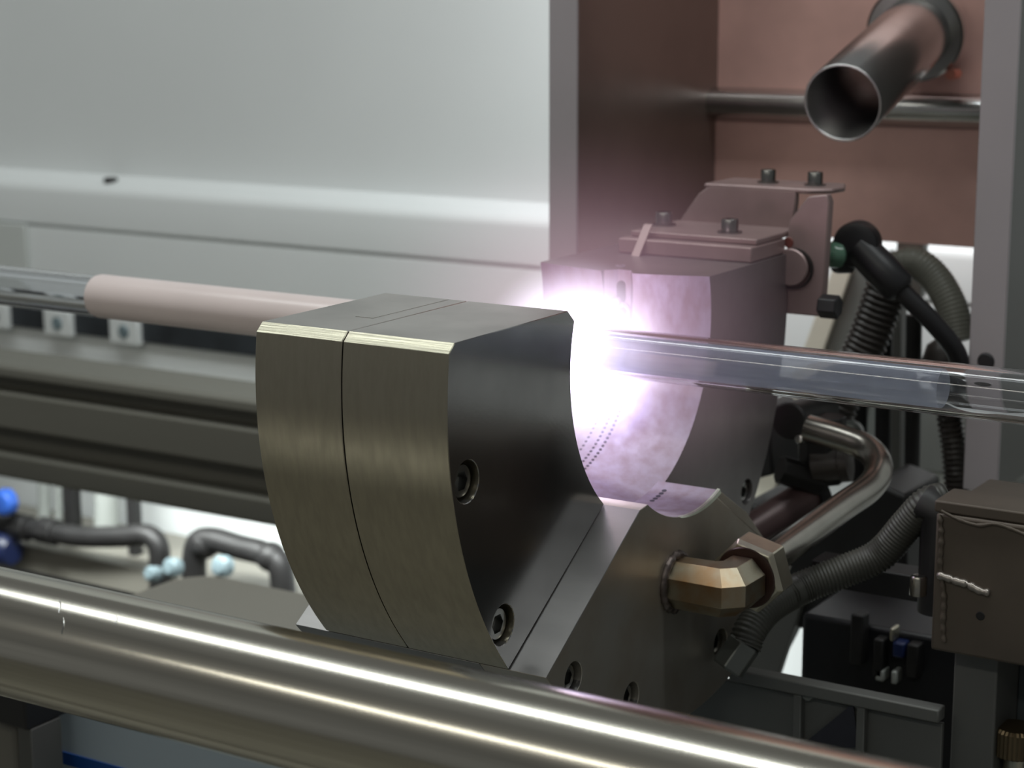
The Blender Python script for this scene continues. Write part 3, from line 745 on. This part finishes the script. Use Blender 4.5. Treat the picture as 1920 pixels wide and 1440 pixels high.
# ================================================================== LEFT BACKGROUND: PIPES BELOW THE BEAM
Y = 640
bp = thing('black_pipe', at(150,990,Y), 'black pipe with elbow turning down, below the grooved beam at far left', 'pipe')
bm = bmesh.new(); sweep(bm, catmull([at(-40,985,Y), at(60,992,Y), at(150,1006,Y), at(230,1006,Y), at(275,1003,Y), at(296,1022,Y), at(300,1060,Y), at(300,1120,Y)], 8), 12.5, 20); part(obj('pipe', bm, M['dark'], smooth=60), bp)
for px, py in ((92,996),(40,988)):
    bm = bmesh.new(); a = at(px-14,py-3,Y); b = at(px+14,py+3,Y); cyl(bm, a, b, 17, 8); part(obj('union_nut', bm, M['dark'], smooth=20, bevel=1.5), bp)
bp = thing('black_pipe', at(430,1030,Y), 'black arched pipe with two down-turned ends above the beige cover', 'pipe')
bm = bmesh.new(); sweep(bm, catmull([at(368,1130,Y), at(364,1060,Y), at(372,1018,Y), at(400,1012,Y), at(450,1026,Y), at(490,1036,Y), at(520,1052,Y), at(530,1090,Y), at(532,1140,Y)], 8), 14, 20); part(obj('pipe', bm, M['dark'], smooth=60), bp)
for px, py in ((385,1020),(508,1044)):
    bm = bmesh.new(); c = at(px,py,Y); bmesh.ops.create_icosphere(bm, subdivisions=3, radius=17, matrix=Matrix.Translation(c)); part(obj('elbow', bm, M['dark'], smooth=60), bp)
bm = bmesh.new(); c = at(8,942,Y-20); lathe(bm, c, (0,-1,0), [(0,10),(13,9),(17,5),(17,-8),(9,-12)], 10)
tag(obj('valve_lever', bm, M['blueknob'], bevel=2), 'bright blue valve lever at the left edge', 'valve lever')
bm = bmesh.new(); c = at(5,1030,Y-10); sweep(bm, [c+Vector((-40,0,0)), c+Vector((10,0,0)), c+Vector((18,0,0))], [22,22,16], 20)
tag(obj('blue_housing', bm, mat('navy_plastic', (.012,.02,.07), 0, .35)), 'navy blue housing below the blue lever', 'housing')
for px, w, l in ((83,16,'pale grey upright cylinder beside the blue lever'),(200,30,'pale grey upright cylinder between two black bars'),(110,9,'thin pale grey rod left of the first black bar')):
    bm = bmesh.new(); cyl(bm, at(px,880,720), at(px,1100,720), w*1.85/FPX*1000, 24); tag(obj('grey_cylinder', bm, M['ptfe']), l, 'cylinder')
for px, w, l in ((136,18,'black upright bar left of the pale cylinder'),(252,12,'black upright bar right of the pale cylinder')):
    c = at(px,900,700); tag(obj('black_bar', newbox(c.x-w*.5, c.x+w*.5, 690, 704, -520, -320), M['dark'], bevel=1), l, 'bar')
for px, py, r, l in ((285,1076,9,'small blue grey fitting under the first black elbow'),(322,1064,11,'small blue grey fitting between the two black pipes'),(415,1062,12,'blue grey fitting under the arched black pipe')):
    bm = bmesh.new(); c = at(px,py,600); lathe(bm, c, (0,-1,.3), [(0,8),(r*.7,7),(r,3),(r,-8)], 12); tag(obj('pipe_fitting', bm, M['teal'], smooth=20), l, 'fitting')
# cabinet foot shelf behind the pipes
a = at(0,1040,700); 
tag(obj('rear_shelf', newbox(-1500, -800, 655, 790, -520, -468), M['tray'], bevel=2), 'dull grey shelf behind the black pipes', 'shelf')
# clamp under the rail at the far left
t = thing('rail_clamp', (-450,-180,-280), 'black clamp block with pale post under the rail at bottom left', 'clamp')
a = at(-40,1290,-150); b = at(49,1372,-150)
part(obj('clamp', newbox(a.x, b.x, -150, -112, b.z, a.z+28), M['black'], bevel=2), t)
a = at(33,1374,-146); part(obj('post', newbox(a.x, b.x, -146, -120, -420, b.z), M['column'], bevel=1), t)
a = at(-40,1374,-140); b2 = at(33,1400,-140); part(obj('pale_foot', newbox(a.x, b2.x, -140, -120, -420, b.z-4), M['tray'], bevel=5, seg=4), t)
